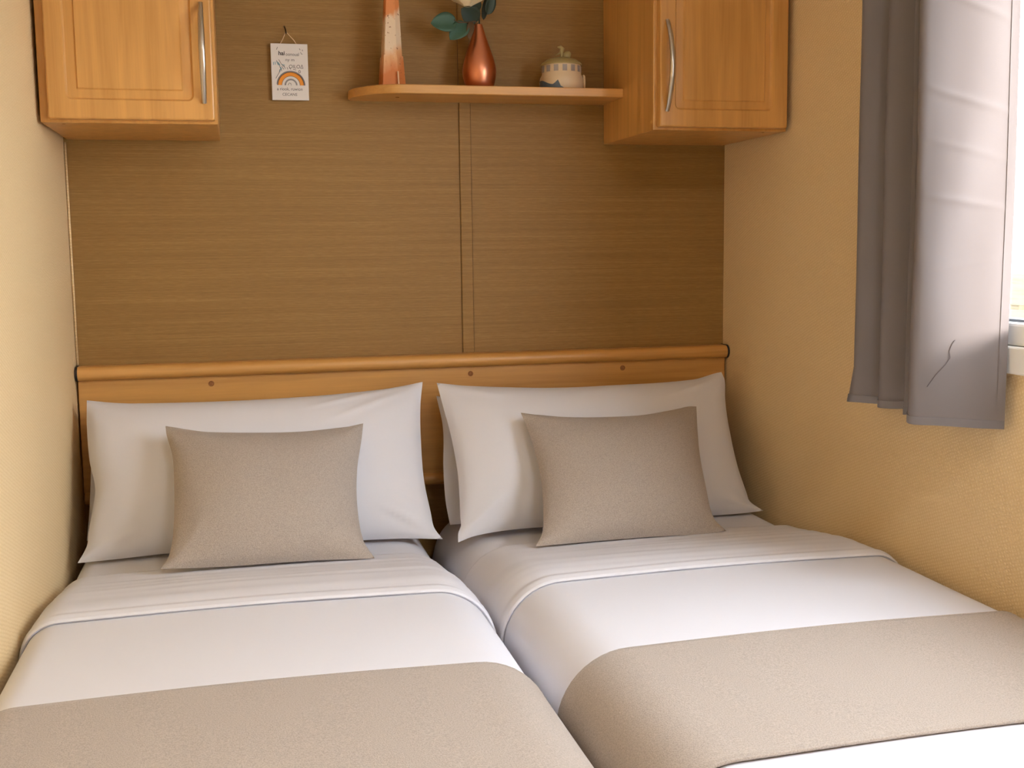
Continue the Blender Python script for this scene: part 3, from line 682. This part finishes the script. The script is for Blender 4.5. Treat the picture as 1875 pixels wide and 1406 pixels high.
pillow('pillow',
       [(0.7259, -0.1050, 0.7998), (0.8078, -0.1126, 0.7892), (0.9170, -0.1189, 0.7796), (1.0062, -0.1207, 0.7762), (1.0990, -0.1196, 0.7770), (1.2168, -0.1174, 0.7793), (1.3060, -0.1127, 0.7862), (1.3514, -0.1067, 0.7960), (1.3705, -0.1050, 0.7988)],
       [(1.3940, -0.2750, 0.5186), (1.3673, -0.2646, 0.5382), (1.3648, -0.2561, 0.5520), (1.3580, -0.2202, 0.6097), (1.3593, -0.1704, 0.6904), (1.3647, -0.1398, 0.7406), (1.3737, -0.1160, 0.7802), (1.3705, -0.1050, 0.7988)],
       [(0.7226, -0.3350, 0.5141), (0.7548, -0.3257, 0.5214), (0.8218, -0.3157, 0.5262), (0.8994, -0.3094, 0.5259), (1.0827, -0.2975, 0.5216), (1.2678, -0.2847, 0.5187), (1.3391, -0.2799, 0.5175), (1.3940, -0.2750, 0.5186)],
       [(0.7226, -0.3350, 0.5141), (0.7254, -0.3217, 0.5291), (0.7332, -0.3106, 0.5411), (0.7344, -0.2997, 0.5538), (0.7396, -0.2652, 0.5945), (0.7427, -0.2300, 0.6375), (0.7402, -0.1828, 0.6972), (0.7322, -0.1385, 0.7551), (0.7259, -0.1050, 0.7998)],
       0.078, 0.012, 2.6, WHITE_P, 'plump white front pillow on the right bed behind the taupe cushion', 'pillow', 'front pillows', 2, 0.0024, creases=(((0.99, 0.99), (0.75, 0.8), 0.014, 1.8), ((0.02, 0.02), (0.14, 0.2), 0.018, 2.0), ((0.98, 0.03), (0.88, 0.12), 0.014, 1.8), ((0.02, 0.98), (0.2, 0.85), 0.016, 1.2)))
pillow('cushion',
       [(0.8685, -0.2620, 0.7514), (0.8962, -0.2663, 0.7468), (0.9529, -0.2749, 0.7376), (1.0241, -0.2790, 0.7326), (1.1122, -0.2777, 0.7327), (1.1820, -0.2690, 0.7408), (1.2246, -0.2619, 0.7476), (1.2452, -0.2620, 0.7473)],
       [(1.2152, -0.4840, 0.5377), (1.1997, -0.4601, 0.5589), (1.2069, -0.4026, 0.6100), (1.2184, -0.3443, 0.6648), (1.2317, -0.3007, 0.7077), (1.2452, -0.2620, 0.7473)],
       [(0.8349, -0.5000, 0.5402), (0.8756, -0.4983, 0.5398), (0.9746, -0.4936, 0.5395), (1.0759, -0.4897, 0.5385), (1.1588, -0.4882, 0.5364), (1.2152, -0.4840, 0.5377)],
       [(0.8349, -0.5000, 0.5402), (0.8538, -0.4761, 0.5584), (0.8650, -0.4433, 0.5851), (0.8758, -0.3927, 0.6283), (0.8792, -0.3410, 0.6751), (0.8739, -0.2861, 0.7275), (0.8685, -0.2620, 0.7514)],
       0.062, 0.01, 2.4, TAUPE, 'taupe rectangular cushion leaning on the right bed pillow', 'cushion', 'taupe cushions', 6, 0.0016, creases=())

# ------------------------------------------------------------------ curtain and rail
def catmull(P, n):
    P = [Vector(p) for p in P]; P = [2*P[0]-P[1]] + P + [2*P[-1]-P[-2]]; out = []
    for i in range(1, len(P)-2):
        a, b, c, d_ = P[i-1:i+3]
        for k in range(n):
            t = k/n; out.append(0.5*((2*b) + (c-a)*t + (2*a-5*b+4*c-d_)*t*t + (3*b-a-3*c+d_)*t**3))
    out.append(P[-2]); return out
CP = [(1.392, -0.690), (1.372, -0.706), (1.340, -0.728), (1.327, -0.744), (1.333, -0.757), (1.355, -0.778), (1.366, -0.796), (1.358, -0.806), (1.338, -0.806), (1.334, -0.815),
      (1.345, -0.832), (1.366, -0.852), (1.372, -0.872), (1.352, -0.884), (1.330, -0.890), (1.331, -0.897), (1.345, -0.906), (1.346, -0.916), (1.325, -0.928), (1.308, -0.936), (1.3015, -0.946), (1.305, -0.957),
      (1.318, -0.968), (1.340, -0.984), (1.362, -1.000), (1.385, -1.017), (1.404, -1.031)]
path = catmull(CP, 8)
CZ0, CZ1 = 0.815, 1.80
cu = thing('curtain', (1.36, -0.86, CZ0), 'grey satin curtain drawn back beside the window', 'curtain')
NP = len(path)
def cpt(i, z):
    p = path[i]; s = i/(NP-1); q = p.copy()
    k = (z-CZ0)/(CZ1-CZ0)
    q = q + Vector((0.0025*nz(s*9, z*3.0, 1), 0.003*nz(s*9, z*2.2, 5)))
    if s > 0.80:           # creases across the broad panel
        t = (s-0.80)/0.20; e = math.sin(PI*min(1, t*1.05))
        for zc, sl, am in ((1.150, -0.026, 0.0016), (1.310, -0.055, 0.0014), (1.455, -0.075, 0.0013), (1.235, -0.045, 0.0007), (1.03, 0.03, 0.0006)):
            dd = z - (zc + sl*t); q = q - Vector((0.6, 0.8))*am*e*math.exp(-(dd/0.0055)**2)
        q = q + Vector((0.6, 0.8))*0.0035*nz(t*2.2, z*5.5, 8)*e
    if s < 0.18 and k < 0.06: q = q - Vector((0.8, 0.0))*0.02*(0.06-k)/0.06*(1-s/0.18) + Vector((0, 0.012))*(0.06-k)/0.06*(1-s/0.18)
    return q
def zbot(i): return CZ0 + 0.003*nz(i*0.05, 2) - 0.005*sstep(0.70, 0.78, i/NP) - 0.002*sstep(0.8, 1, i/NP)
def curtain_skin(z0f, z1f, rows, off, th, i0=0, i1=NP):
    bm = B(); A, Bk = [], []
    for r in range(rows+1):
        ra, rb_ = [], []
        for i in range(i0, i1):
            za, zb_ = z0f(i), z1f(i); z = za + (zb_-za)*r/rows
            p = cpt(i, z); a = path[max(i-1, 0)]; b = path[min(i+1, NP-1)]; tn = (b-a).normalized(); nn = Vector((tn.y, -tn.x))
            ra.append(bm.verts.new((p.x+nn.x*off, p.y+nn.y*off, z))); rb_.append(bm.verts.new((p.x+nn.x*(off-th), p.y+nn.y*(off-th), z)))
        A.append(ra); Bk.append(rb_)
    N = i1-i0
    for r in range(rows):
        for i in range(N-1):
            bm.faces.new((A[r][i], A[r][i+1], A[r+1][i+1], A[r+1][i])); bm.faces.new((Bk[r][i], Bk[r+1][i], Bk[r+1][i+1], Bk[r][i+1]))
        for i in (0, N-1): bm.faces.new((A[r][i], A[r+1][i], Bk[r+1][i], Bk[r][i]))
    for r in (0, rows):
        for i in range(N-1): bm.faces.new((A[r][i], A[r][i+1], Bk[r][i+1], Bk[r][i]))
    return bm
obj('cloth', curtain_skin(zbot, lambda i: CZ1, 300, 0.0, 0.0016), CURTAIN, cu, smooth=True, angle=70)
obj('hem', curtain_skin(lambda i: zbot(i)-0.001, lambda i: zbot(i)+0.0115, 2, 0.0014, 0.0044), CURT_HEM, cu, smooth=True, angle=50)['label'] = 'stitched bottom hem'
obj('side_hem', curtain_skin(lambda i: zbot(i)-0.001, lambda i: CZ1, 60, 0.0012, 0.0040, NP-5, NP), CURTAIN, cu, smooth=True, angle=50)
def cpos(t, z, o=0.0010):
    x = t*(NP-1); i = min(int(x), NP-2); p = cpt(i, z)*(1-(x-i)) + cpt(i+1, z)*(x-i); tn = (path[i+1]-path[i]).normalized(); nn = Vector((tn.y, -tn.x)); s = 1
    return Vector((p.x+nn.x*o, p.y+nn.y*o, z))
def side(o):    # +1 if the room side of the cloth is along +normal
    tn = (path[-3]-path[-8]).normalized(); nn = Vector((tn.y, -tn.x)); return o if nn.x < 0 else -o
obj('dark_line', tube(B(), [cpos(t, z, side(0.0012) + (0 if side(1) > 0 else -0.0016)) for t, z in ((0.845, 0.866), (0.862, 0.884), (0.880, 0.900), (0.8885, 0.910), (0.886, 0.920), (0.891, 0.930), (0.897, 0.936))], 0.0005, 6), DARK_LINE, cu, smooth=True)  # thin dark tube laid as a line on the broad panel
rl = thing('curtain_rail', (1.395, -1.45, 1.79), 'white curtain rail on the wall above the window', 'curtain rail')
obj('track', box(B(), 1.37, 1.385, -2.15, -0.66, 1.802, 1.83, 0.003), PVC, rl)
for yy in (-0.75, -1.45, -2.1): obj('bracket', box(B(), 1.385, W, yy-0.012, yy+0.012, 1.808, 1.826, 0.002), PVC, rl)
